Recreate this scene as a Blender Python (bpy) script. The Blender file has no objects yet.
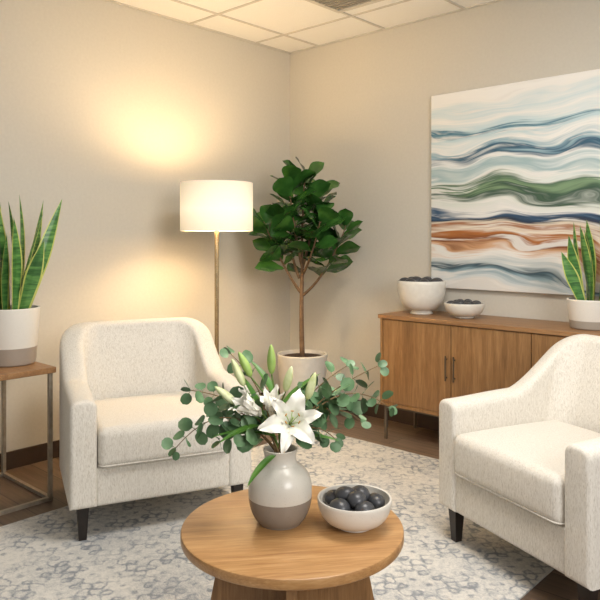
import bpy, bmesh, math, random
from mathutils import Vector, Matrix, Quaternion
random.seed(7)
pi=math.pi
SC=bpy.context.scene
COL=SC.collection

# ------------------------------------------------------------------ helpers
def lin(c):
    return c/12.92 if c<=0.04045 else ((c+0.055)/1.055)**2.4
def hx(s,a=1.0):
    return (lin(int(s[0:2],16)/255),lin(int(s[2:4],16)/255),lin(int(s[4:6],16)/255),a)

class NT:
    def __init__(s,name):
        s.m=bpy.data.materials.new(name); s.m.use_nodes=True
        s.t=s.m.node_tree; s.b=s.t.nodes['Principled BSDF']
    def n(s,typ,**k):
        nd=s.t.nodes.new(typ)
        for a,v in k.items():
            if a in nd.inputs.keys() : nd.inputs[a].default_value=v
            else: setattr(nd,a,v)
        return nd
    def l(s,a,b): s.t.links.new(a,b)
    def coord(s,scale=(1,1,1),kind='Object',loc=(0,0,0)):
        tc=s.n('ShaderNodeTexCoord'); mp=s.n('ShaderNodeMapping')
        mp.inputs['Scale'].default_value=scale; mp.inputs['Location'].default_value=loc
        s.l(tc.outputs[kind],mp.inputs['Vector']); return mp.outputs['Vector']
    def noise(s,vec,scale=5,detail=4,rough=0.5,dist=0):
        nd=s.n('ShaderNodeTexNoise'); nd.inputs['Scale'].default_value=scale
        nd.inputs['Detail'].default_value=detail; nd.inputs['Roughness'].default_value=rough
        nd.inputs['Distortion'].default_value=dist
        s.l(vec,nd.inputs['Vector']); return nd.outputs['Fac']
    def ramp(s,fac,stops,interp='LINEAR'):
        r=s.n('ShaderNodeValToRGB'); cr=r.color_ramp; cr.interpolation=interp
        while len(cr.elements)<len(stops): cr.elements.new(0.5)
        for e,(p,c) in zip(cr.elements,stops):
            e.position=p; e.color=c if not isinstance(c,str) else hx(c)
        s.l(fac,r.inputs['Fac']); return r.outputs['Color']
    def math(s,op,a,b=None,c=None):
        nd=s.n('ShaderNodeMath'); nd.operation=op
        for i,v in enumerate((a,b,c)):
            if v is None: continue
            if isinstance(v,(int,float)): nd.inputs[i].default_value=v
            else: s.l(v,nd.inputs[i])
        return nd.outputs[0]
    def mix(s,fac,a,b,mode='MIX'):
        nd=s.n('ShaderNodeMix'); nd.data_type='RGBA'; nd.blend_type=mode
        if isinstance(fac,(int,float)): nd.inputs[0].default_value=fac
        else: s.l(fac,nd.inputs[0])
        for i,v in ((6,a),(7,b)):
            if isinstance(v,str): nd.inputs[i].default_value=hx(v)
            elif isinstance(v,tuple): nd.inputs[i].default_value=v
            else: s.l(v,nd.inputs[i])
        return nd.outputs[2]
    def bump(s,h,strength=0.3,dist=0.01):
        b=s.n('ShaderNodeBump'); b.inputs['Strength'].default_value=strength
        b.inputs['Distance'].default_value=dist
        s.l(h,b.inputs['Height']); s.l(b.outputs['Normal'],s.b.inputs['Normal'])
    def col(s,v):
        if isinstance(v,str): s.b.inputs['Base Color'].default_value=hx(v)
        else: s.l(v,s.b.inputs['Base Color'])
    def rough(s,v): s.b.inputs['Roughness'].default_value=v
    def xyz(s,vec):
        nd=s.n('ShaderNodeSeparateXYZ'); s.l(vec,nd.inputs[0]); return nd.outputs

def m_plain(name,c1,c2=None,rough=0.5,scale=8,metal=0,bump=0,spec=None):
    t=NT(name); v=t.coord(); f=t.noise(v,scale,4)
    t.col(t.ramp(f,[(0.3,c1),(0.7,c2 or c1)])); t.rough(rough)
    t.b.inputs['Metallic'].default_value=metal
    if spec is not None: t.b.inputs['Specular IOR Level'].default_value=spec
    if bump: t.bump(f,bump,0.005)
    return t.m

def m_wood(name,cols,scale=(14,14,1),rough=0.42,s=2.5):
    t=NT(name); v=t.coord(scale); f=t.noise(v,s,6,0.6,0.6)
    v2=t.coord(tuple(a*6 for a in scale)); f2=t.noise(v2,s,3,0.6,0.2)
    ff=t.math('ADD',t.math('MULTIPLY',f,0.6),t.math('MULTIPLY',f2,0.4))
    t.col(t.ramp(ff,[(0.34,cols[0]),(0.5,cols[1]),(0.66,cols[2])])); t.rough(rough)
    t.bump(f2,0.12,0.002); return t.m

def m_fabric():
    t=NT('woven_fabric'); v=t.coord((190,190,34)); w=t.noise(v,1.5,2,0.5,1.3)
    v2=t.coord((520,520,300)); w2=t.noise(v2,1.2,2)
    h=t.math('ADD',t.math('MULTIPLY',w,0.8),t.math('MULTIPLY',w2,0.2))
    t.col(t.ramp(h,[(0.34,'c3bcb0'),(0.45,'d5cfc4'),(0.56,'dfdad0'),(0.75,'e6e2da')]))
    t.rough(0.95); t.b.inputs['Specular IOR Level'].default_value=0.1
    t.b.inputs['Sheen Weight'].default_value=0.1
    t.bump(h,0.4,0.003); return t.m

def m_twotone(name,top,bot,zc,rough=0.35):
    t=NT(name); v=t.coord(); z=t.xyz(v)[2]
    n=t.noise(v,260,2); sp=t.ramp(n,[(0.30,(0.75,0.72,0.68,1)),(0.36,(1,1,1,1))])
    f=t.math('LESS_THAN',z,zc)
    c=t.mix(f,top,bot); c=t.mix(0.45,c,sp,'MULTIPLY'); t.col(c); t.rough(rough); return t.m

class MB:
    def __init__(s): s.v=[]; s.f=[]; s.m=[]
    def add(s,vs,fs,mi=0):
        o=len(s.v); s.v+= [tuple(p) for p in vs]
        for f in fs: s.f.append(tuple(i+o for i in f)); s.m.append(mi)
    def obj(s,name,mats,parent=None,smooth=True,loc=(0,0,0),rotz=0,auto=None):
        me=bpy.data.meshes.new(name); me.from_pydata(s.v,[],s.f); 
        for m in (mats if isinstance(mats,(list,tuple)) else [mats]): me.materials.append(m)
        for p,mi in zip(me.polygons,s.m): p.material_index=mi; p.use_smooth=smooth
        bm=bmesh.new(); bm.from_mesh(me); bmesh.ops.remove_doubles(bm,verts=bm.verts,dist=1e-5)
        bmesh.ops.recalc_face_normals(bm,faces=bm.faces)
        if auto:
            for e in bm.edges:
                if len(e.link_faces)==2 and e.calc_face_angle(0)>auto: e.smooth=False
        bm.to_mesh(me); bm.free(); me.update()
        o=bpy.data.objects.new(name,me); COL.objects.link(o)
        o.location=loc; o.rotation_euler=(0,0,rotz)
        if parent: o.parent=parent
        return o
    # ---- shapes
    def box(s,x0,x1,y0,y1,z0,z1,mi=0):
        vs=[(x,y,z) for z in (z0,z1) for y in (y0,y1) for x in (x0,x1)]
        s.add(vs,[(0,2,3,1),(4,5,7,6),(0,1,5,4),(2,6,7,3),(0,4,6,2),(1,3,7,5)],mi)
    def rbox(s,cx,cy,cz,w,d,h,r,dome=0,M=None,mi=0,mid=8,domef=0):
        half=(w/2,d/2,h/2)
        r=min(r,min(half)*0.999)
        def co(hh):
            L=[-hh+r*a/4 for a in range(5)]
            I=[(-hh+r)+(2*hh-2*r)*i/mid for i in range(1,mid)]
            return L+I+[-x for x in reversed(L)]
        cs=[co(hh) for hh in half]
        def mp(p):
            q=[max(-half[i]+r,min(half[i]-r,p[i])) for i in range(3)]
            dv=Vector([p[i]-q[i] for i in range(3)])
            if dv.length>0: dv=dv.normalized()*r
            v=Vector(q)+dv
            fx=1-(v.x/half[0])**2; fy=1-(v.y/half[1])**2; fz=1-(v.z/half[2])**2
            if v.z>0: v.z+=dome*max(0,fx)**.6*max(0,fy)**.6
            if v.y<0: v.y-=domef*max(0,fx)**.6*max(0,fz)**.6
            v+=Vector((cx,cy,cz))
            return M@v if M else v
        for ax in range(3):
            a,b=[(1,2),(0,2),(0,1)][ax]
            for sg in (-1,1):
                A,B=cs[a],cs[b]; vs=[]
                for u in A:
                    for w_ in B:
                        p=[0,0,0]; p[ax]=sg*half[ax]; p[a]=u; p[b]=w_; vs.append(mp(p))
                nb=len(B); fs=[(i*nb+j,i*nb+j+1,(i+1)*nb+j+1,(i+1)*nb+j) for i in range(len(A)-1) for j in range(nb-1)]
                s.add(vs,fs,mi)
    def lathe(s,prof,seg=48,c=(0,0,0),mi=0,M=None):
        vs=[];n=len(prof)
        for k in range(seg):
            a=2*pi*k/seg
            for (r,z) in prof:
                p=Vector((c[0]+r*math.cos(a),c[1]+r*math.sin(a),c[2]+z)); vs.append(M@p if M else p)
        fs=[]
        for k in range(seg):
            k2=(k+1)%seg
            for i in range(n-1):
                q=[k*n+i,k2*n+i,k2*n+i+1,k*n+i+1]
                fs.append(tuple(q))
        s.add(vs,fs,mi)
    def tube(s,pts,rads,seg=8,mi=0,closed=False):
        pts=[Vector(p) for p in pts]; n=len(pts)
        if not isinstance(rads,(list,tuple)): rads=[rads]*n
        vs=[]; up=None
        for i,p in enumerate(pts):
            if closed: t=(pts[(i+1)%n]-pts[(i-1)%n]).normalized()
            else: t=(pts[min(i+1,n-1)]-pts[max(i-1,0)]).normalized()
            if up is None:
                up=t.orthogonal().normalized()
            else:
                up=(up-t*up.dot(t)).normalized()
            b=t.cross(up)
            for k in range(seg):
                a=2*pi*k/seg; vs.append(p+(up*math.cos(a)+b*math.sin(a))*rads[i])
        fs=[]
        for i in range(n if closed else n-1):
            i2=(i+1)%n
            for k in range(seg):
                k2=(k+1)%seg; fs.append((i*seg+k,i*seg+k2,i2*seg+k2,i2*seg+k))
        if not closed:
            fs.append(tuple(range(seg))); fs.append(tuple((n-1)*seg+k for k in range(seg)))
        s.add(vs,fs,mi)
    def leaf(s,M,L,W,wf,curve=0.2,fold=0.15,nt=9,nw=4,mi=0,edge=None,wave=0,twist=0):
        vs=[];ph=random.random()*6
        for i in range(nt+1):
            t=i/nt; w=W*wf(t)/2
            ang=twist*t
            for j in range(-nw,nw+1):
                q=j/nw; y=w*q; z=fold*abs(y)+wave*L*abs(q)*math.sin(t*14+ph+ (1.5 if q>0 else 0))
                y2=y*math.cos(ang)-z*math.sin(ang); z2=y*math.sin(ang)+z*math.cos(ang)
                if abs(curve)>1e-4:
                    R=L/curve; th=t*curve; x=R*math.sin(th); zb=-R*(1-math.cos(th))
                    x+=z2*math.sin(th); zz=zb+z2*math.cos(th)
                else: x=L*t; zz=z2
                vs.append(M@Vector((x,y2,zz)))
        c=2*nw+1
        o=len(s.v); s.v+=[tuple(p) for p in vs]
        for i in range(nt):
            for j in range(2*nw):
                mm=edge if (edge is not None and (j==0 or j==2*nw-1)) else mi
                s.f.append((o+i*c+j,o+i*c+j+1,o+(i+1)*c+j+1,o+(i+1)*c+j)); s.m.append(mm)

def smooth(a,b,x):
    t=max(0,min(1,(x-a)/(b-a))); return t*t*(3-2*t)
def orient(direction,loc,roll=0):
    """matrix with local +X along direction, +Z roughly up"""
    d=Vector(direction).normalized()
    up=Vector((0,0,1))
    if abs(d.z)>0.97: up=Vector((0,1,0))
    y=up.cross(d).normalized(); z=d.cross(y)
    m=Matrix((( d.x,y.x,z.x,0),(d.y,y.y,z.y,0),(d.z,y.z,z.z,0),(0,0,0,1)))
    return Matrix.Translation(loc)@m@Matrix.Rotation(roll,4,'X')
def empty(name,loc,rotz,label,cat,group=None):
    o=bpy.data.objects.new(name,None); COL.objects.link(o); o.empty_display_size=0.1
    o.location=loc; o.rotation_euler=(0,0,rotz); tag(o,label,cat,group); return o
def tag(o,label,cat,group=None):
    o['label']=label; o['category']=cat
    if group: o['group']=group
def struct(o): o['kind']='structure'; return o
def bez(p0,p1,p2,n):
    p0,p1,p2=Vector(p0),Vector(p1),Vector(p2)
    return [p0*(1-t)**2+p1*2*t*(1-t)+p2*t*t for t in [i/n for i in range(n+1)]]
def copy_tree(root,name,loc,rotz):
    n=root.copy(); n.name=name; n.location=loc; n.rotation_euler=(0,0,rotz); COL.objects.link(n)
    for c in root.children:
        k=c.copy(); COL.objects.link(k); k.parent=n
        for g in c.children:
            h=g.copy(); COL.objects.link(h); h.parent=k
    return n

# ------------------------------------------------------------------ room frame
C=Vector((-0.078,5.31,0)); U=Vector((-0.6767,-0.7363,0)); V=Vector((0.7363,-0.6767,0))
RZ=math.atan2(V.y,V.x)
def P(u,v,z=0): 
    p=C+U*u+V*v; return Vector((p.x,p.y,z))
CH=2.69

# ------------------------------------------------------------------ materials
oak=m_wood('oak_vertical',['70502f','89643d','a07a50'],(12,12,0.8))
oak_h=m_wood('oak_horizontal',['7e5b3d','936c46','a78159'],(0.8,14,14))
oak_table=m_wood('oak_tabletop',['946940','ad8252','c19868'],(0.9,14,14),0.33)
fabric=m_fabric()
darkwood=m_plain('espresso_wood','1b1512','2a211c',0.4,20)
brass=m_plain('brushed_brass','b09a78','c6b18c',0.25,30,metal=0.9)
bronze=m_plain('brushed_nickel_frame','958a7a','aea392',0.35,30,metal=0.4)
white_cer=m_plain('white_ceramic','dcd7cc','e5e1d7',0.3,30)
soil=m_plain('potting_soil','2a1d14','493424',0.95,60,bump=1)
bark=m_plain('bark','5d4630','82664a',0.85,30,bump=0.6)
stone=m_plain('dark_stone','303134','45464a',0.35,14)
stemg=m_plain('green_stem','4e6b2c','6b8840',0.6,20)

# walls
t=NT('wall_paint'); v=t.coord(); f=t.noise(v,60,3); t.col(t.ramp(f,[(0.3,'cbc6ba'),(0.7,'cfcabe')])); t.rough(0.9)
t.b.inputs['Specular IOR Level'].default_value=0.15
t.bump(t.noise(v,220,3),0.08,0.002); wallm=t.m
t=NT('ceiling_tile'); v=t.coord(); f=t.noise(v,140,3,0.6); t.col(t.ramp(f,[(0.35,'edebe6'),(0.6,'f1efeb')])); t.rough(0.95)
t.bump(f,0.12,0.002); ceilm=t.m
gridm=m_plain('ceiling_grid_metal','c8c3b9','cfcac0',0.5,10)
basem=m_plain('brown_rubber_base','3e2f25','4a392d',0.5,10)
# floor planks
t=NT('floor_planks'); v=t.coord(); br=t.n('ShaderNodeTexBrick'); t.l(v,br.inputs['Vector'])
br.offset=0.37; br.inputs['Scale'].default_value=1.0; br.inputs['Brick Width'].default_value=1.25
br.inputs['Row Height'].default_value=0.15; br.inputs['Mortar Size'].default_value=0.002
br.inputs['Color1'].default_value=hx('655446'); br.inputs['Color2'].default_value=hx('8a7562'); br.inputs['Mortar'].default_value=hx('2c231d')
g=t.noise(t.coord((1.2,18,1)),2.5,6,0.65,0.5)
gc=t.ramp(g,[(0.3,(0.62,0.60,0.58,1)),(0.7,(1.15,1.12,1.10,1))])
t.col(t.mix(1.0,br.outputs['Color'],gc,'MULTIPLY')); t.rough(0.42); t.bump(g,0.1,0.002); floorm=t.m

# ------------------------------------------------------------------ room
def room(name,*b,mat=wallm):
    m=MB(); m.box(*b); o=m.obj(name,mat,smooth=False,loc=C,rotz=RZ); return struct(o)
room('wall_left',-0.12,0,-6.2,0.12,0,CH)
room('wall_right',0,5.6,0,0.12,0,CH)
room('floor',-0.12,5.6,-6.2,0.12,-0.1,0,mat=floorm)
room('ceiling',-0.12,5.6,-6.2,0.12,CH+0.004,CH+0.1,mat=ceilm)
room('baseboard_left',0,0.012,-6.2,0,0,0.095,mat=basem)
room('baseboard_right',0.012,5.6,-0.012,0,0,0.095,mat=basem)
m=MB(); 
for i in range(0,10):
    x=0.30+0.61*i
    if x<5.6: m.box(x-0.009,x+0.009,-6.2,0,CH-0.003,CH+0.004)
for i in range(0,11):
    y=-0.38-0.61*i
    if y>-6.2: m.box(0,5.6,y-0.009,y+0.009,CH-0.0025,CH+0.004)
m.box(0,0.018,-6.2,0,CH-0.004,CH+0.004); m.box(0,5.6,-0.018,0,CH-0.004,CH+0.004)
struct(m.obj('trim_1',gridm,smooth=False,loc=C,rotz=RZ))
# vent in ceiling
vent=empty('air_vent',P(0.76,1.16,CH-0.004),RZ,'white slatted metal air vent set in the tiled ceiling','vent')
m=MB()
m.box(-0.25,0.25,-0.25,-0.22,-0.010,0.0); m.box(-0.25,0.25,0.22,0.25,-0.010,0.0)
m.box(-0.25,-0.22,-0.22,0.22,-0.010,0.0); m.box(0.22,0.25,-0.22,0.22,-0.010,0.0)
m.obj('vent_frame',gridm,vent,smooth=False)
m=MB()
for i in range(11):
    y=-0.21+i*0.038; m.box(-0.22,0.22,y,y+0.022,-0.008,-0.002)
m.obj('vent_slats',m_plain('vent_grey','8f8a80','9d978b',0.5),vent,smooth=False)

# rug : faded oriental motif, worn away by noise
t=NT('distressed_rug'); v=t.coord(); s=t.xyz(v)
wx=t.math('MULTIPLY',t.math('SUBTRACT',t.noise(v,16,3,0.6),0.5),0.055); wy=t.math('MULTIPLY',t.math('SUBTRACT',t.noise(t.coord((1,1,1),loc=(5,3,0)),16,3,0.6),0.5),0.055)
X=t.math('ADD',s[0],wx); Y=t.math('ADD',s[1],wy)
def wave(a,f): return t.math('SINE',t.math('MULTIPLY',a,f))
lat=t.math('MULTIPLY',wave(X,17),wave(Y,17))
lat2=t.math('MULTIPLY',wave(t.math('ADD',X,Y),51),wave(t.math('SUBTRACT',X,Y),51))
lat3=t.math('ABSOLUTE',t.math('ADD',lat,t.math('MULTIPLY',lat2,0.8)))
mot=t.math('SUBTRACT',1.0,t.math('MINIMUM',t.math('MULTIPLY',lat3,2.2),1.0))
big=t.noise(v,2.0,4,0.6,0.4); wear=t.noise(v,36,5,0.8,0.6); fine=t.noise(t.coord((70,160,1)),1.5,3,0.7)
wf_=t.noise(v,6,4,0.7,0.5)
mk=t.math('MULTIPLY',mot,t.math('MULTIPLY',t.math('MAXIMUM',t.math('SUBTRACT',wf_,0.34),0),0.72))
h=t.math('ADD',t.math('MULTIPLY',big,0.30),t.math('ADD',t.math('MULTIPLY',wear,0.40),t.math('MULTIPLY',fine,0.30)))
h=t.math('SUBTRACT',h,mk)
t.col(t.ramp(h,[(0.32,'898d92'),(0.41,'a8aaac'),(0.47,'c4c3bf'),(0.55,'d8d5ce')])); t.rough(0.98)
t.b.inputs['Specular IOR Level'].default_value=0.05
t.bump(t.noise(v,300,2),0.5,0.004); rugm=t.m
m=MB(); m.box(0.72,2.62,-4.3,-0.52,0,0.007)
o=m.obj('area_rug',rugm,smooth=False,loc=C,rotz=RZ); tag(o,'pale grey distressed woven area rug on the dark wood floor','rug')

# ------------------------------------------------------------------ painting
t=NT('abstract_wave_painting'); v=t.coord(); s=t.xyz(v)
n1=t.noise(t.coord((0.85,1,0.5)),1.5,1.2,0.4,0.1); n3=t.noise(t.coord((1.1,1,3.4)),1.5,1.5,0.45,0.1)
tt=t.math('DIVIDE',s[2],1.24)
tt=t.math('ADD',tt,t.math('MULTIPLY',t.math('SUBTRACT',n1,0.5),0.32))
tt=t.math('ADD',tt,t.math('MULTIPLY',t.math('SUBTRACT',n3,0.5),0.20))
cx=t.n('ShaderNodeCombineXYZ'); t.l(t.math('MULTIPLY',s[0],1.0),cx.inputs[0]); t.l(t.math('MULTIPLY',tt,18),cx.inputs[2])
n2=t.noise(cx.outputs[0],1.3,3,0.55,0.0)
cx2=t.n('ShaderNodeCombineXYZ'); t.l(t.math('MULTIPLY',s[0],2.2),cx2.inputs[0]); t.l(t.math('MULTIPLY',tt,110),cx2.inputs[2])
n4=t.noise(cx2.outputs[0],1.2,3,0.6,0.0)
cx3=t.n('ShaderNodeCombineXYZ'); t.l(t.math('ADD',t.math('MULTIPLY',s[0],1.4),7.0),cx3.inputs[0]); t.l(t.math('MULTIPLY',tt,20),cx3.inputs[2])
n5=t.noise(cx3.outputs[0],1.2,4,0.6,0.0)
tt=t.math('ADD',tt,t.math('MULTIPLY',t.math('SUBTRACT',n2,0.5),0.16))
tt=t.math('ADD',tt,t.math('MULTIPLY',t.math('SUBTRACT',n4,0.5),0.034))
stops=[(0,'dfdcd6'),(.04,'cfd6d7'),(.08,'8aa4ae'),(.10,'264351'),(.118,'b9c4c6'),(.16,'e9e6e0'),(.19,'c99a72'),(.215,'743d1e'),(.255,'ab6a35'),(.28,'e6dccb'),(.31,'9b5f38'),(.33,'e0d2bd'),(.36,'1b2940'),(.385,'335371'),(.405,'e3e2de'),(.455,'d5dad1'),(.475,'2c4b3b'),(.50,'7c9874'),(.53,'4b6a50'),(.55,'e0e4de'),(.60,'9cb6ba'),(.63,'e7e9e6'),(.66,'275570'),(.68,'93b1bc'),(.71,'ecebe6'),(.765,'b9d0d5'),(.785,'3b7087'),(.80,'bfd5da'),(.85,'ecebe6'),(.90,'cddcde'),(.94,'ecebe6'),(1,'f0eee9')]
colr=t.ramp(tt,stops)
wm=t.ramp(n5,[(0.54,(0,0,0,1)),(0.62,(0.85,0.85,0.85,1))])
t.col(t.mix(wm,colr,'e8e6e1')); t.rough(0.6); t.bump(n4,0.3,0.004); paintm=t.m
m=MB(); m.rbox(0.83,0,0.62,1.66,0.035,1.24,0.004,mid=2)
o=m.obj('painting',paintm,loc=P(0.0185,1.293,0.93),rotz=RZ,auto=0.6)
tag(o,'large unframed abstract canvas of blue, green and rust waves','painting')

# ------------------------------------------------------------------ sideboard
L=1.97;D=0.385;ZT=0.776;ZB=0.215
sb=empty('sideboard',P(0.015,1.14,0),RZ,'oak sideboard with flat doors and slim metal legs against the wall','sideboard')
m=MB(); m.rbox(L/2,-D/2,ZT-0.0125,L,D+0.02,0.025,0.003,mid=2); m.obj('worktop',oak_h,sb,auto=0.6)
m=MB(); zt=ZT-0.025
y0,y1=-D+0.0,0.0
m.box(0.012,0.03,y0+0.0,y1,ZB,zt); m.box(L-0.03,L-0.012,y0,y1,ZB,zt)
m.box(0.03,L-0.03,y0,y1,ZB,ZB+0.02); m.box(0.03,L-0.03,y1-0.01,y1,ZB+0.02,zt); m.box(0.03,L-0.03,y0+0.022,y0+0.03,ZB+0.02,zt)
m.obj('body',oak,sb,smooth=False)
dw=(L-0.064)/4
hm=m_plain('dark_bronze','54473a','665848',0.4,metal=0.5)
legm=m_plain('dark_leg_metal','5c5145','6e6355',0.4,metal=0.4)
for i in range(4):
    m=MB(); x0=0.032+i*dw
    m.rbox(x0+dw/2,y0+0.010,(ZB+0.022+zt-0.004)/2,dw-0.005,0.02,zt-0.004-ZB-0.022,0.002,mid=2)
    d=m.obj('door',oak,sb,auto=0.6)
    m=MB(); hxp=x0+dw-0.026 if i%2==0 else x0+0.026
    m.rbox(hxp,y0-0.018,0.50,0.008,0.008,0.145,0.003,mid=2)
    m.box(hxp-0.003,hxp+0.003,y0-0.016,y0,0.444,0.450); m.box(hxp-0.003,hxp+0.003,y0-0.016,y0,0.550,0.556)
    h=m.obj('handle',hm,d,auto=0.6)
    h['label']='slim dark bronze bar handle'
for x in (0.03,L/2,L-0.05):
    for y in (y0+0.02,y1-0.04):
        m=MB(); m.box(x,x+0.015,y,y+0.015,0,ZB-0.015); m.obj('leg',legm,sb,smooth=False)
for (a_,b_) in ((y0+0.02,y0+0.035),(y1-0.04,y1-0.025)):
    m=MB(); m.box(0.03,L-0.03,a_,b_,ZB-0.015,ZB); m.obj('leg_rail',legm,sb,smooth=False)

# ------------------------------------------------------------------ stones / bowls
def bowl_profile(R,H,foot,th=0.006,footh=0.01):
    pr=[(0.0,0.0),(foot*0.9,0.0),(foot,0.003),(foot*0.95,footh)]
    n=12; 
    for i in range(1,n+1):
        a=i/n*pi/2; pr.append((foot*0.95+(R-foot*0.95)*math.sin(a)**0.85,footh+(H-footh)*(1-math.cos(a))**0.95))
    pr.append((R-0.001,H+0.002)); pr.append((R-th,H+0.001))
    for i in range(n-1,-1,-1):
        a=i/n*pi/2; pr.append((max(0,(foot*0.95+(R-foot*0.95)*math.sin(a)**0.85-th)*(1 if i else 0.9)),footh+th*0.9+(H-footh-th*.9)*(1-math.cos(a))**0.95))
    pr.append((0,footh+th*0.9)); return pr
def bowl(name,loc,R,H,foot,label,footh=0.01,mat=white_cer):
    m=MB(); m.lathe(bowl_profile(R,H,foot,footh=footh),56)
    o=m.obj(name,mat,loc=loc,auto=1.0); tag(o,label,'bowl'); return o
def mk_stone(name,loc,r,label,group):
    bm=bmesh.new(); bmesh.ops.create_icosphere(bm,subdivisions=4,radius=1)
    a=random.random()*9
    sx,sy,sz=random.uniform(1.05,1.20),random.uniform(.90,1.0),random.uniform(.76,.84)
    rot=Matrix.Rotation(random.random()*6,3,'Z')@Matrix.Rotation(random.uniform(-.3,.3),3,'X')
    for vv in bm.verts:
        c=vv.co; k=1+0.025*math.sin(c.x*1.5+a)+0.02*math.sin(c.y*1.6+a*2)
        vv.co=rot@Vector((c.x*sx*r*k,c.y*sy*r*k,c.z*sz*r*k))
    for f in bm.faces: f.smooth=True
    me=bpy.data.meshes.new(name); bm.to_mesh(me); bm.free(); me.materials.append(stone)
    o=bpy.data.objects.new(name,me); COL.objects.link(o); o.location=loc; tag(o,label,'stone',group)
def fill(center,layers,label,group):
    for (n,rad,z,r,ph) in layers:
        for i in range(n):
            a=ph+2*pi*i/max(n,1)
            mk_stone('pebble',(center[0]+rad*math.cos(a),center[1]+rad*math.sin(a),center[2]+z),r*random.uniform(.94,1.04),label,group)

# coffee table
TZ=0.42; TC=Vector((-0.022,1.972,0))
ct=empty('coffee_table',(TC.x,TC.y,0.007),math.radians(8),'round light oak coffee table with crossed panel base on rug','table')
m=MB(); R=0.320; H=TZ-0.007
pr=[(0,H-0.030),(R-0.006,H-0.030),(R-0.002,H-0.028),(R,H-0.024),(R,H-0.005),(R-0.0015,H-0.0015),(R-0.005,H),(0,H)]
m.lathe(pr,96); m.obj('tabletop',oak_table,ct,auto=0.7)
def panel(ang,half=0.0):
    m=MB(); ws=0.20; wb=0.275; th=0.014
    Mx=Matrix.Rotation(ang,4,'Z')
    vs=[Mx@Vector(p) for p in [(-wb,-th,0),(wb,-th,0),(wb,th,0),(-wb,th,0),(-ws,-th,H-0.030),(ws,-th,H-0.030),(ws,th,H-0.030),(-ws,th,H-0.030)]]
    m.add(vs,[(0,3,2,1),(4,5,6,7),(0,1,5,4),(2,3,7,6),(1,2,6,5),(3,0,4,7)])
    return m.obj('base_panel',oak,ct,smooth=False)
panel(math.radians(-8)); panel(math.radians(82))

# vase
VL=Vector((-0.058,1.99,TZ))
t=m_twotone('stoneware_two_tone','cfcabf','8b8176',0.078,0.27)
m=MB()
prof=[(0,0),(0.056,0),(0.063,0.004),(0.076,0.02),(0.087,0.045),(0.0925,0.075),(0.0925,0.105),(0.088,0.13),(0.077,0.15),(0.063,0.163),(0.051,0.172),(0.047,0.182),(0.0465,0.196),(0.050,0.212),(0.0505,0.215),(0.046,0.2145),(0.042,0.198),(0.042,0.182),(0.047,0.170),(0.059,0.158),(0.072,0.145),(0.082,0.127),(0.086,0.105),(0.086,0.075),(0.077,0.045),(0.06,0.02),(0,0.012)]
def dens(pr,k=3):
    out=[]
    for i in range(len(pr)-1):
        p0=pr[max(i-1,0)];p1=pr[i];p2=pr[i+1];p3=pr[min(i+2,len(pr)-1)]
        for j in range(k):
            u=j/k
            out.append(tuple(0.5*((2*p1[d])+(-p0[d]+p2[d])*u+(2*p0[d]-5*p1[d]+4*p2[d]-p3[d])*u*u+(-p0[d]+3*p1[d]-3*p2[d]+p3[d])*u**3) for d in (0,1)))
    out.append(pr[-1]); return [(max(0,a),max(0,b)) for a,b in out]
m.lathe(dens(prof),56); vase=m.obj('vase',t,loc=VL,auto=1.2); tag(vase,'rounded stoneware vase, cream above and taupe below','vase')

# table bowl
BL=Vector((0.157,1.960,TZ))
t=m_twotone('speckled_bowl','ddd8ce','d4cec3',0.0,0.35)
bowl('bowl',BL,0.107,0.082,0.052,'white ceramic bowl of dark pebbles on coffee table',mat=t)
fill(BL,[(3,0.030,0.045,0.029,0.3),(5,0.062,0.069,0.0295,0.1),(3,0.026,0.086,0.0295,0.7)],'smooth dark grey pebble in the bowl on coffee table','pebbles in the coffee table bowl')

# console bowls
B1=P(0.20,1.325,ZT)
def pedestal(name,loc,R,H,label):
    m=MB(); pr=[(0,0),(R*.45,0),(R*.47,0.004),(R*.40,0.018),(R*.40,0.024)]
    n=14
    for i in range(1,n+1):
        a=i/n*pi/2; pr.append((R*.40+R*.60*math.sin(a)**0.8,0.024+(H-0.024)*(1-math.cos(a))**0.95))
    pr.append((R-0.004,H+0.003)); pr.append((R-0.009,H))
    for i in range(n-1,-1,-1):
        a=i/n*pi/2; pr.append((R*.40+R*.60*math.sin(a)**0.8-0.009,0.032+(H-0.032)*(1-math.cos(a))**0.95))
    pr.append((0,0.032)); m.lathe(pr,56); o=m.obj(name,white_cer,loc=loc,auto=1.0); tag(o,label,'bowl')
pedestal('bowl',B1,0.152,0.205,'large white footed bowl of dark pebbles on sideboard')
fill(B1,[(7,0.102,0.196,0.036,0.2),(4,0.046,0.203,0.038,0.6)],'dark pebble in the large bowl on sideboard','pebbles in the large sideboard bowl')
B2=P(0.22,1.635,ZT)
bowl('bowl',B2,0.118,0.088,0.055,'small white bowl of dark pebbles on sideboard',footh=0.012)
fill(B2,[(7,0.076,0.080,0.027,0.2),(4,0.034,0.085,0.029,0.6)],'dark pebble in the small bowl on sideboard','pebbles in the small sideboard bowl')

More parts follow.
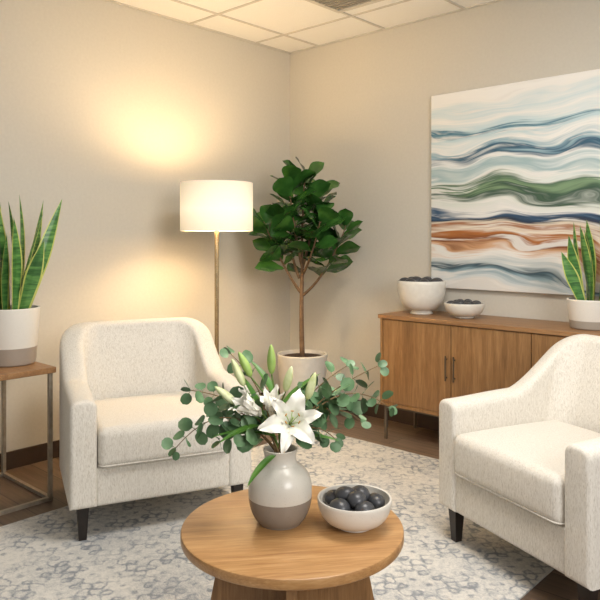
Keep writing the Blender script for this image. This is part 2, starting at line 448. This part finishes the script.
# ------------------------------------------------------------------ snake plants
t=NT('snake_leaf'); v=t.coord(); n=t.noise(t.coord((5,5,30)),2.0,3,0.5,0.6)
t.col(t.ramp(n,[(0.36,'356030'),(0.5,'4b7d3e'),(0.66,'6c9a50')])); t.rough(0.35); snakem=t.m
snake_e=m_plain('snake_leaf_margin','b3b95a','c8cb74',0.45,20)
def snake(name,loc,R,Hp,zc,label,leaves,bot='a3978a'):
    root=empty(name,loc,0,label,'plant')
    m=MB(); Rb=R*0.86
    pr=[(0,0),(Rb*0.9,0),(Rb*0.97,0.006),(Rb,0.02),(R,Hp-0.004),(R-0.002,Hp),(R-0.010,Hp),(R-0.012,Hp-0.03),(0,Hp-0.03)]
    m.lathe(pr,56); m.obj('pot',m_twotone('two_tone_pot','e2ddd3',bot,zc,0.4),root,auto=0.5)
    m=MB(); m.lathe([(0,Hp-0.018),(R-0.014,Hp-0.022),(R-0.014,Hp-0.029),(0,Hp-0.029)],24); m.obj('soil',soil,root)
    m=MB()
    for (dx,dy,lx,ly,Ln,W,rz) in leaves:
        dr=Vector((lx,ly,1)).normalized()
        M=orient(dr,(dx,dy,Hp-0.03),rz)
        m.leaf(M,Ln,W*1.08,lambda t:(0.62+0.5*min(1,t*2.2)-0.12*t)*(1-max(0,(t-0.5)/0.5)**1.7)+0.01,curve=random.uniform(-.3,.3),fold=0.22,nt=18,nw=5,edge=1,twist=random.uniform(-.6,.6),wave=0.001)
    o=m.obj('foliage',[snakem,snake_e],root)
    return root
random.seed(3)
lv=[(0.02,-0.02,0.20,0.0,0.52,0.070,-1.4),(-0.03,0.0,-0.06,0,0.63,0.072,-1.8),(0.05,0.02,0.33,0.05,0.60,0.064,-1.3),(-0.05,-0.04,-0.30,-.05,0.50,0.068,-1.6),
    (0.0,0.05,0.08,0.12,0.60,0.070,-1.5),(-0.01,-0.06,-0.02,-0.12,0.40,0.072,-1.7),(0.06,-0.03,0.34,-0.1,0.38,0.068,-1.2),(-0.06,0.03,-0.18,0.1,0.56,0.068,-1.7),(-0.03,-0.05,-0.14,-0.1,0.44,0.066,-1.4),
    (0.035,0.04,0.14,0.1,0.57,0.066,-1.9),(0.01,0.0,0.02,0,0.55,0.07,-1.2),(0.03,-0.05,0.12,-0.1,0.47,0.068,-1.8)]
ST_Z=0.636
snake('snake_plant',P(2.36,0.36,ST_Z),0.13,0.275,0.085,'snake plant in white and taupe pot on side table',lv)
random.seed(5)
lv2=[(0,0,-0.1,0,0.42,0.066,-1.5),(0.04,0,0.16,0,0.44,0.066,-1.7),(-0.04,0.01,-0.28,0,0.38,0.062,-1.4),(0.02,0.04,0.03,.1,0.45,0.066,-1.5),(-0.02,-0.04,-0.06,-.15,0.28,0.068,-1.6),(0.05,-0.03,0.35,-.1,0.35,0.064,-1.4),(0.03,-0.04,0.1,-.15,0.27,0.064,-1.7),(-0.03,0.03,-0.18,.1,0.44,0.064,-1.8),(-0.05,-0.02,-0.4,-.05,0.30,0.060,-1.5),(0.0,0.03,0.08,.1,0.40,0.064,-1.3)]
snake('snake_plant',P(0.20,2.36,ZT),0.12,0.155,0.045,'small snake plant in white pot on the sideboard',lv2,bot='a59c90')

# ------------------------------------------------------------------ side table
st=empty('side_table',P(2.255,0.06,0),RZ,'square oak side table with slim metal frame','table')
Ls=0.68; Ds=0.54  # along u (local -y), along v (local x)
m=MB(); m.rbox(Ds/2,-Ls/2,ST_Z-0.014,Ds,Ls,0.028,0.003,mid=2); m.obj('tabletop',oak_h,st,auto=0.6)
b=0.018
for (x,y) in ((0.01,-0.03),(Ds-0.03,-0.03),(0.01,-Ls+0.012),(Ds-0.03,-Ls+0.012)):
    m=MB(); m.box(x,x+b,y,y+b,0,ST_Z-0.028); m.obj('leg',bronze,st,smooth=False)
m=MB()
for x in (0.01,Ds-0.03): m.box(x,x+b,-Ls+0.012+b,-0.03,0,b)
for y in (-0.03,-Ls+0.012): m.box(0.01,Ds-0.03+b,y,y+b,0.0005,b-0.0005)
m.obj('frame_rail',bronze,st,smooth=False)

# ------------------------------------------------------------------ floor lamp
LL=Vector((-0.495,4.04,0))
fl=empty('floor_lamp',LL,0,'lit floor lamp with white drum shade and brass pole','lamp')
m=MB(); m.lathe([(0,0),(0.125,0),(0.13,0.004),(0.13,0.016),(0.126,0.02),(0.02,0.024),(0.016,0.04),(0,0.04)],56); m.obj('base',brass,fl,auto=0.6)
m=MB(); m.tube([(0,0,0.03),(0,0,1.36)],0.013,16); m.obj('pole',brass,fl,auto=0.8)
m=MB(); m.lathe([(0,1.335),(0.02,1.335),(0.022,1.34),(0.022,1.37),(0.0,1.37)],20); 
for a in (0,2*pi/3,4*pi/3): m.tube([(0.02*math.cos(a),0.02*math.sin(a),1.35),(0.210*math.cos(a),0.210*math.sin(a),1.315)],0.003,6)
m.obj('socket',brass,fl,auto=0.8)
t=NT('lamp_shade_linen'); v=t.coord((1,1,1)); z=t.xyz(v)[2]
n=t.noise(t.coord((300,300,300)),1,2)
t.col(t.ramp(n,[(0.3,'e0d6c2'),(0.7,'e8dfcd')])); t.rough(0.9)
t.b.inputs['Emission Color'].default_value=(1.0,0.80,0.54,1)
zf=t.math('ABSOLUTE',t.math('SUBTRACT',z,1.42))
es=t.math('SUBTRACT',0.72,t.math('MULTIPLY',zf,2.6)); t.l(es,t.b.inputs['Emission Strength'])
r_=0.2145
m=MB(); m.lathe([(r_-.0015,1.291),(r_,1.292),(r_,1.576),(r_-.0015,1.577),(r_-.004,1.576),(r_-.004,1.292),(r_-.0015,1.291)],72); m.obj('lamp_shade',t.m,fl,auto=0.8)
ld=bpy.data.lights.new('bulb','POINT'); ld.energy=36; ld.color=(1.0,0.72,0.41); ld.shadow_soft_size=0.075
lo=bpy.data.objects.new('bulb',ld); COL.objects.link(lo); lo.location=(0,0,1.44); lo.parent=fl

# ------------------------------------------------------------------ fig tree
random.seed(11)
fg=empty('fiddle_leaf_fig',(0.016,4.6,0),0,'tall fiddle leaf fig tree in white planter in corner','plant')
m=MB(); m.lathe([(0,0),(0.125,0),(0.133,0.006),(0.138,0.03),(0.170,0.455),(0.172,0.465),(0.168,0.47),(0.156,0.47),(0.152,0.44),(0,0.44)],56)
m.obj('pot',m_plain('planter_white','cfcabf','d8d3c9',0.5,30),fg,auto=0.6)
m=MB(); m.lathe([(0,0.458),(0.10,0.454),(0.151,0.446),(0.151,0.442),(0,0.442)],28); m.obj('soil',soil,fg)
tr=MB(); fo=MB()
trunk=bez((0,0,0.44),(-0.012,0,0.75),(0.0,0,1.04),10)
tr.tube(trunk,[0.018-0.0006*i for i in range(11)],10)
br=[((0,0,1.0),(-0.01,0,1.3),(0.02,0.0,1.69)),
    ((-0.01,0,0.88),(-0.12,0.0,1.02),(-0.26,-0.03,1.36)),
    ((0,0,0.86),(0.16,-0.02,0.98),(0.29,-0.02,1.32)),
    ((0,0,1.05),(-0.05,-0.08,1.25),(-0.09,-0.12,1.60)),
    ((0,0,1.05),(0.06,0.06,1.25),(0.12,0.08,1.56)),
    ((0,0,1.0),(0.06,-0.12,1.1),(0.12,-0.18,1.38)),
    ((-0.02,0,0.98),(-0.1,0.1,1.15),(-0.08,0.14,1.42))]
wf=lambda t:(0.16+0.95*math.sin(pi*min(1,t**1.2))**0.7*(0.78+0.42*t))*(1-t**9)*(1 if t>0.06 else 0.3)
for bi,(a,b_,c) in enumerate(br):
    pts=bez(a,b_,c,10); tr.tube(pts,[0.011-0.0008*i for i in range(11)],8)
    n=15 if bi<5 else 10
    for k in range(n):
        q=0.40+0.60*k/(n-1); i=min(9,int(q*10)); fr=q*10-i
        p=pts[i].lerp(pts[i+1],fr); ang=k*2.4+bi
        tg=(pts[i+1]-pts[i]).normalized()
        up=0.30+0.80*(q-0.40)/0.60+random.uniform(-.25,.25)
        d=Vector((math.cos(ang),math.sin(ang),0))+tg*up
        Ln=random.uniform(0.165,0.225)*(1 if q<0.93 else 0.85)
        d.normalize()
        if (p+d*Ln).z<1.02: d.z=max(d.z,0.1)
        if abs((p+d*Ln).x)>0.43: d.x*=0.4; d.normalize()
        if (p+d*Ln).y>0.30: d.y*=0.3; d.normalize()
        M=orient(d,p+d*0.012,random.uniform(-1.0,1.0))
        tr.tube([p,p+d*0.02],0.0025,5)
        fo.leaf(M,Ln,Ln*random.uniform(.60,.72),wf,curve=random.uniform(.0,.6),fold=0.18,nt=12,nw=3,wave=0.018)
tr.obj('trunk',bark,fg)
t=NT('fig_leaf'); v=t.coord(); n=t.noise(v,7,3); t.col(t.ramp(n,[(0.35,'24491c'),(0.55,'376529'),(0.7,'538338')])); t.rough(0.24); t.bump(t.noise(v,50,3),0.2,0.003)
fo.obj('foliage',t.m,fg)

# ------------------------------------------------------------------ armchair
W=0.78; DP=0.75; ZB2=0.14
def armchair():
    root=empty('armchair',(0,0,0),0,'cream textured fabric armchair with sloping arms and dark legs','armchair')
    hw=W/2; yf=-DP/2; yb=DP/2
    TA=0.108
    def path(hwf,hwb,yback,r,na=30,nc=22,nb=20):
        pts=[]
        xb=-hwb
        y1=yback-r
        for i in range(na): 
            s=i/na; pts.append((-(hwf+(hwb-hwf)*s), (yf+0.02)+(y1-yf-0.02)*s))
        for i in range(nc):
            a=pi/2*i/nc; pts.append((xb+r-r*math.cos(a), y1+r*math.sin(a)))
        half=[((xb+r)*(1-j/(nb/2)), yback+0.012*math.sin(pi/2*j/(nb/2))) for j in range(int(nb/2)+1)]
        pts+=half
        mir=[(-x,y) for x,y in pts[:-1]][::-1]
        return pts+mir
    O=path(hw,hw-0.008,yb-0.012,0.145)
    n=len(O)
    def H(x,y):
        f=(y-yf)/DP
        u=max(0,min(1,(f-0.48)/(0.97-0.48)))
        # gentle slope with soft ends
        g=0.5*u+0.5*(u*u*(3-2*u))
        return 0.582+0.016*smooth(0,0.5,f)+0.222*g
    NZ=12; NTOP=14
    zlev=[0,0.012]+[0.04+(0.96)*i/(NZ-1) for i in range(NZ)]
    rings=[]
    Ipaths={}
    def Ip(zf,): 
        key=round(zf,4)
        if key not in Ipaths:
            Ipaths[key]=path(hw-TA,hw-TA-0.006,yb-0.110-0.09*(1-zf),0.10)
        return Ipaths[key]
    for i in range(n):
        ox,oy=O[i]; h=H(ox,oy); rr=0.045
        ring=[]
        for zl in zlev[:-1]:
            z=ZB2+(h-rr-ZB2)*zl
            ring.append(Vector((ox,oy,z)))
        ix,iy=Ip(1.0)[i]
        for k in range(NTOP+1):
            a=pi*k/NTOP; s=(1-math.copysign(abs(math.cos(a))**0.75,math.cos(a)))/2
            zz=h-rr+rr*abs(math.sin(a))**0.75
            ring.append(Vector((ox+(ix-ox)*s,oy+(iy-oy)*s,zz)))
        for zl in reversed(zlev[:-1]):
            z=ZB2+(h-rr-ZB2)*zl
            zf=max(0,(z-0.40))/(h-0.40)
            jx,jy=Ip(min(1,zf))[i]
            ring.append(Vector((jx,jy,z)))
        rings.append(ring)
    def endrings(ring,outward):
        cx=sum(p.x for p in ring)/len(ring); z0=ZB2; z1=max(p.z for p in ring); cz=(z0+z1)/2; hh=(z1-z0)/2
        res=[]
        for k in range(1,6):
            a=pi/2*k/5; ins=0.016*(1-math.cos(a)); dy=-0.02*math.sin(a)
            rr=[]
            for p in ring:
                dx=max(-1,min(1,(p.x-cx)/(TA/2))); dz=(p.z-cz)/hh; dz=math.copysign(abs(dz)**8,dz)
                rr.append(Vector((p.x-ins*dx,p.y+dy,p.z-ins*dz)))
            res.append(rr)
        return res
    e0=endrings(rings[0],1); e1=endrings(rings[-1],1)
    allr=list(reversed(e0))+rings+e1
    m=MB(); k=len(allr[0]); vs=[p for r in allr for p in r]
    fs=[(i*k+j,i*k+(j+1)%k,(i+1)*k+(j+1)%k,(i+1)*k+j) for i in range(len(allr)-1) for j in range(k)]
    fs.append(tuple(range(k))); fs.append(tuple((len(allr)-1)*k+j for j in range(k)))
    m.add(vs,fs); m.obj('frame',fabric,root,auto=0.9)
    m=MB(); iw=W-2*TA
    m.rbox(0,yf+0.008+0.30,(ZB2+0.30)/2,iw+0.012,0.60,0.30-ZB2,0.014,mid=4); m.obj('seat_base',fabric,root)
    m=MB(); m.rbox(0,yf-0.012+0.275,0.296+0.083,iw-0.006,0.55,0.166,0.032,dome=0.016,mid=10,domef=0.008); m.obj('seat_cushion',fabric,root)
    m=MB()
    zz=0.308
    pts=[]; a=iw/2-0.006; yy0=yf-0.010; r=0.030
    pts.append((-a+0.0,yy0+0.3,zz))
    for q in range(9):
        an=pi/2*q/8; pts.append((-a+r-r*math.cos(an),yy0+r-r*math.sin(an),zz))
    for q in range(8,-1,-1):
        an=pi/2*q/8; pts.append((a-r+r*math.cos(an),yy0+r-r*math.sin(an),zz))
    pts.append((a,yy0+0.3,zz))
    m.tube(pts,0.0035,6)
    m.obj('piping',fabric,root)
    for sx in (-1,1):
        for sy in (-1,1):
            x=sx*(hw-0.055-(0.03 if sy>0 else 0)); y=(yf+0.055) if sy<0 else (yb-0.09); m=MB()
            a,b=0.024,0.015; dy=0.03 if sy>0 else 0
            vs=[(x-b,y-b+dy,0),(x+b,y-b+dy,0),(x+b,y+b+dy,0),(x-b,y+b+dy,0),(x-a,y-a,ZB2+0.004),(x+a,y-a,ZB2+0.004),(x+a,y+a,ZB2+0.004),(x-a,y+a,ZB2+0.004)]
            m.add(vs,[(0,3,2,1),(4,5,6,7),(0,1,5,4),(2,3,7,6),(1,2,6,5),(3,0,4,7)])
            m.obj('leg',darkwood,root,smooth=False)
    return root
ch=armchair(); ch.location=(-0.722,3.236,0.007); ch.rotation_euler=(0,0,math.radians(24))
ch['group']='pair of cream armchairs'; ch['label']='cream textured fabric armchair beside the oak side table'
ch2=copy_tree(ch,'armchair',(1.075,2.628,0.007),math.radians(-65))
ch2['label']='cream textured fabric armchair in front of the sideboard'

# ------------------------------------------------------------------ bouquet
random.seed(21)
t=NT('eucalyptus_leaf'); v=t.coord(); n=t.noise(v,14,3); t.col(t.ramp(n,[(0.35,'42603f'),(0.55,'5d7f57'),(0.7,'88a37f')])); t.rough(0.5); eum=t.m
eust=m_plain('eucalyptus_stem','6f5a3e','8a7048',0.6,20)
lilyleaf=m_plain('lily_leaf','3c6a24','5d8c37',0.45,20)
t=NT('lily_petal'); v=t.coord(); n=t.noise(v,30,2); t.col(t.ramp(n,[(0.3,'e6e3d6'),(0.7,'f1efe6')])); t.rough(0.5)
t.b.inputs['Subsurface Weight'].default_value=0.15; t.b.inputs['Subsurface Radius'].default_value=(0.01,0.01,0.008); petalm=t.m
budm=m_plain('lily_bud_skin','b9c585','dde2b6',0.5,28)
budg=m_plain('lily_bud_green','86a850','abc270',0.5,28)
anth=m_plain('anther','a8732e','c08a3c',0.8,50)
round_w=lambda t: math.sqrt(max(0,1-(2*t-1)**2))*0.98+0.02
def euc(tip,ctrl,n=9,size=0.051):
    st_=Vector((random.uniform(-.012,.012),random.uniform(-.012,.012),0.10))
    root=empty('eucalyptus_branch',VL,0,'silver dollar eucalyptus branch arranged in the stoneware vase','branch','eucalyptus branches in the vase')
    base=Vector((st_.x*1.5,st_.y*1.5,0.20))
    pts=[st_]+bez(base,ctrl,tip,12)
    m=MB(); m.tube(pts,[0.0028]*3+[0.0026-0.00014*i for i in range(len(pts)-3)],6); m.obj('stem',eust,root)
    m=MB()
    for k in range(n):
        q=0.26+0.74*k/(n-1); x=q*12; i=min(11,int(x)); p=pts[1+i].lerp(pts[2+i],x-i); tg=(pts[2+i]-pts[1+i]).normalized()
        side=tg.cross(Vector((0,-1,0.3))).normalized() if k%2==0 else tg.cross(Vector((0.2,-0.3,1))).normalized()
        for sg in (-1,1):
            d=(side*sg+tg*random.uniform(0.2,0.7)+Vector((random.uniform(-.3,.3),random.uniform(-.3,.3),random.uniform(-.2,.3)))).normalized()
            sz=size*random.uniform(.75,1.1)*(1-0.35*max(0,q-0.6)/0.4)
            st0=p+d*0.010
            m.tube([p,st0],0.001,4)
            M0=orient(d,st0,random.uniform(-1.5,1.5))
            m.leaf(M0,sz,sz*0.97,round_w,curve=random.uniform(-.3,.5),fold=0.1,nt=8,nw=3)
        if k==n-1: m.leaf(orient(tg,p,0.8),size*.6,size*.5,round_w,curve=0.2,fold=0.1,nt=8,nw=3)
    m.obj('foliage',eum,root)
E=[((-0.30,-0.03,0.225),(-0.15,0,0.40),9),
   ((-0.265,0.02,0.38),(-0.06,0,0.36),9),
   ((-0.15,0.06,0.48),(-0.03,0.02,0.38),6),
   ((0.315,-0.02,0.34),(0.16,0,0.46),10),
   ((0.290,0.03,0.45),(0.07,0,0.36),9),
   ((0.20,0.08,0.44),(0.04,0.02,0.36),6),
   ((0.16,-0.03,0.25),(0.08,-0.02,0.33),6),
   ((-0.17,-0.05,0.25),(-0.07,-0.03,0.32),6),
   ((0.24,0.06,0.28),(0.13,0.03,0.38),6),
   ((-0.20,0.08,0.30),(-0.1,0.05,0.34),6)]
for tip,ctrl,n in E: euc(tip,ctrl,n)

def flower(parent,pos,axis,L,openk=1.0,name='flower',roll=0.2,wide=1.0,stam=True):
    q=Vector(axis).to_track_quat('Z','Y').to_matrix().to_4x4()
    T=Matrix.Translation(pos)@q
    m=MB()
    for k in range(6):
        inner=k%2; Wd=wide*L*(0.54 if inner else 0.40); rot=Matrix.Rotation(k*pi/3+roll,4,'Z')
        ok=openk*(1+0.12*math.sin(k*2.3))
        nt,nw=16,6; vs=[]
        for i in range(nt+1):
            s=i/nt
            w=Wd*0.5*(math.sin(pi*min(1,s**0.80*0.97+0.03))**0.8)*(1-0.12*s)
            th0=0.30; R=0;Z=0
            steps=16
            for j in range(int(round(s*steps))):
                u=j/steps; th=th0+ok*(0.35+1.9*u**2.2+0.25*u); R+=L/steps*math.sin(th); Z+=L/steps*math.cos(th)
            thn=th0+ok*(0.35+1.9*s**2.2+0.25*s)
            for j in range(-nw,nw+1):
                qq=j/nw; y=w*qq; lift=0.30*abs(y)+0.018*L*math.sin(s*18+k+ (1 if qq>0 else 0))*abs(qq)**2*3
                if abs(qq)<0.1: lift-=0.0012
                nx,nz=-math.cos(thn),math.sin(thn)
                vs.append(T@rot@Vector((0.004+R+nx*lift,y,Z+nz*lift+(0.0 if inner else -0.003))))
        c=2*nw+1
        m.add(vs,[(i*c+j,i*c+j+1,(i+1)*c+j+1,(i+1)*c+j) for i in range(nt) for j in range(2*nw)])
    f=m.obj(name,petalm,parent)
    if not stam: return
    m=MB()
    for k in range(6):
        a=k*pi/3+0.5; r=0.020*openk+0.004; h=L*0.62
        pp=[T@Vector((r*u*math.cos(a),r*u*math.sin(a),h*u)) for u in (0.05,0.5,1)]
        m.tube(pp,0.0012,5,mi=0)
        e=pp[-1]; tdir=(T.to_3x3()@Vector((-math.sin(a),math.cos(a),0.3))).normalized()
        m.tube([e-tdir*0.005,e-tdir*0.003,e+tdir*0.003,e+tdir*0.005],[0.0008,0.0018,0.0018,0.0008],6,mi=1)
    m.tube([T@Vector((0,0,0)),T@Vector((0,0,L*0.7)),T@Vector((0,0,L*0.73))],[0.0018,0.0018,0.003],6,mi=0)
    s=m.obj('stamen',[budg,anth],f); s['label']='pale green filaments with golden brown anthers'
def bud(parent,pos,d,L,R,mat):
    m=MB(); M=Matrix.Translation(pos)@Vector(d).to_track_quat('Z','Y').to_matrix().to_4x4()
    pr=[(0,0)]+[(R*(math.sin(pi*min(1,(i/14)**0.8))**0.7*0.9+0.06)*(1 if i<14 else 0),L*i/14) for i in range(1,15)]
    vs=[];seg=18;n=len(pr)
    for k in range(seg):
        a=2*pi*k/seg; g=1+0.10*math.cos(3*a)
        for r,z in pr: vs.append(M@Vector((r*g*math.cos(a),r*g*math.sin(a),z)))
    m.add(vs,[(k*n+i,((k+1)%seg)*n+i,((k+1)%seg)*n+i+1,k*n+i+1) for k in range(seg) for i in range(n-1)])
    m.obj('bud',mat,parent)
lan=lambda t: math.sin(pi*min(1,t**0.7*0.98+0.02))**0.8
def lily(top,flowers,buds,leaves,label):
    root=empty('lily',VL,0,label,'flower','lilies in the vase')
    top=Vector(top); st_=Vector((random.uniform(-.01,.01),random.uniform(-.01,.01),0.10)); base=Vector((top.x*0.06,top.y*0.06,0.2))
    pts=[st_]+bez(base,(top.x*.35,top.y*.35,(0.2+top.z)/2+0.02),top,10)
    m=MB(); m.tube(pts,0.0038,8)
    for fl_ in flowers: p=fl_[0]; m.tube(bez(pts[8],(pts[8]+Vector(p))/2+Vector((0,0,0.01)),p,6),0.003,6)
    for (p,d,L,R,c) in buds: m.tube(bez(pts[8],(pts[8]+Vector(p))/2+Vector((0,0,-0.01)),p,6),0.0025,6)
    m.obj('stem',stemg,root)
    for (p,ax,L,o,wd,sm) in flowers: flower(root,Vector(p),ax,L,o,wide=wd,stam=sm)
    for (p,d,L,R,c) in buds: bud(root,Vector(p),d,L,R,budg if c else budm)
    for (p,d,L,Wd) in leaves:
        m=MB(); m.leaf(orient(d,Vector(p),random.uniform(-.6,.6)),L,Wd,lan,curve=random.uniform(.3,.9),fold=0.25,nt=10,nw=3)
        m.obj('leaf',lilyleaf,root)
lily((0.02,-0.03,0.285),[((0.030,-0.05,0.300),(0.12,-1,0.50),0.112,0.85,1.0,True)],
     [((0.078,-0.02,0.36),(0.3,0,1),0.085,0.013,0)],
     [((0.03,-0.02,0.25),(0.9,-0.3,0.3),0.15,0.026),((-0.01,-0.04,0.21),(-0.45,-0.6,-0.1),0.14,0.026),((-0.01,-0.01,0.25),(-0.8,-0.2,0.3),0.14,0.026),((0.02,0.01,0.28),(0.3,0.2,1),0.17,0.026)],
     'white lily stem with one wide open bloom and bud')
lily((-0.055,-0.01,0.32),[((-0.055,-0.02,0.32),(-0.8,-0.35,0.6),0.10,0.06,0.75,False),((-0.02,-0.025,0.32),(-0.1,-0.5,1),0.09,0.10,0.75,False)],
     [((-0.105,0.0,0.395),(-0.45,0,1),0.09,0.013,0),((-0.125,-0.01,0.345),(-1,0,0.8),0.085,0.013,0)],
     [((-0.04,-0.02,0.26),(-0.9,-0.3,0.35),0.16,0.026),((-0.05,0,0.30),(-0.3,0.1,1),0.17,0.026),((-0.06,-0.03,0.29),(-0.8,-0.5,0.0),0.13,0.026)],
     'white lily stem with half-closed blooms and pale buds')
lily((-0.01,0.02,0.38),[],
     [((-0.025,0.0,0.43),(-0.02,0,1),0.09,0.013,1),((-0.085,0.01,0.42),(-0.5,0,1),0.085,0.013,1),((0.015,0.0,0.38),(0.25,-.1,1),0.08,0.013,0)],
     [((0,0.02,0.33),(0.6,0.2,0.7),0.16,0.026),((-0.01,0.02,0.35),(-0.4,0.2,0.9),0.16,0.026),((0,0.02,0.30),(0.8,-0.2,0.3),0.15,0.028)],
     'green lily stem with closed upright buds')

# ------------------------------------------------------------------ lights
def area(name,loc,size,energy,color,target,sy=None):
    d=bpy.data.lights.new(name,'AREA'); d.energy=energy; d.color=color; d.size=size
    if sy: d.shape='RECTANGLE'; d.size_y=sy
    o=bpy.data.objects.new(name,d); COL.objects.link(o); o.location=loc
    o.rotation_euler=(Vector(target)-Vector(loc)).to_track_quat('-Z','Y').to_euler()
    return o
area('overhead_fill',(0.4,2.1,2.6),0.8,46,(1.0,0.96,0.91),(0.4,2.2,0))  # unseen soft fill added below the ceiling to brighten the room
area('rear_fill',(1.6,-0.6,2.0),1.3,66,(1.0,0.99,0.97),(0.2,3.8,0.8))  # added fill from behind the camera, out of view; no window modelled
w=bpy.data.worlds.new('World'); SC.world=w; w.use_nodes=True
w.node_tree.nodes['Background'].inputs[0].default_value=(1.0,0.98,0.95,1); w.node_tree.nodes['Background'].inputs[1].default_value=0.43

# ------------------------------------------------------------------ camera
cd=bpy.data.cameras.new('Camera'); cam=bpy.data.objects.new('Camera',cd); COL.objects.link(cam)
cam.location=(0,0,1.25); cam.rotation_euler=(pi/2,0,0); cd.sensor_width=36; cd.lens=40.8; cd.shift_y=-62/600; cd.clip_start=0.05
SC.camera=cam
SC.view_settings.view_transform='Standard'
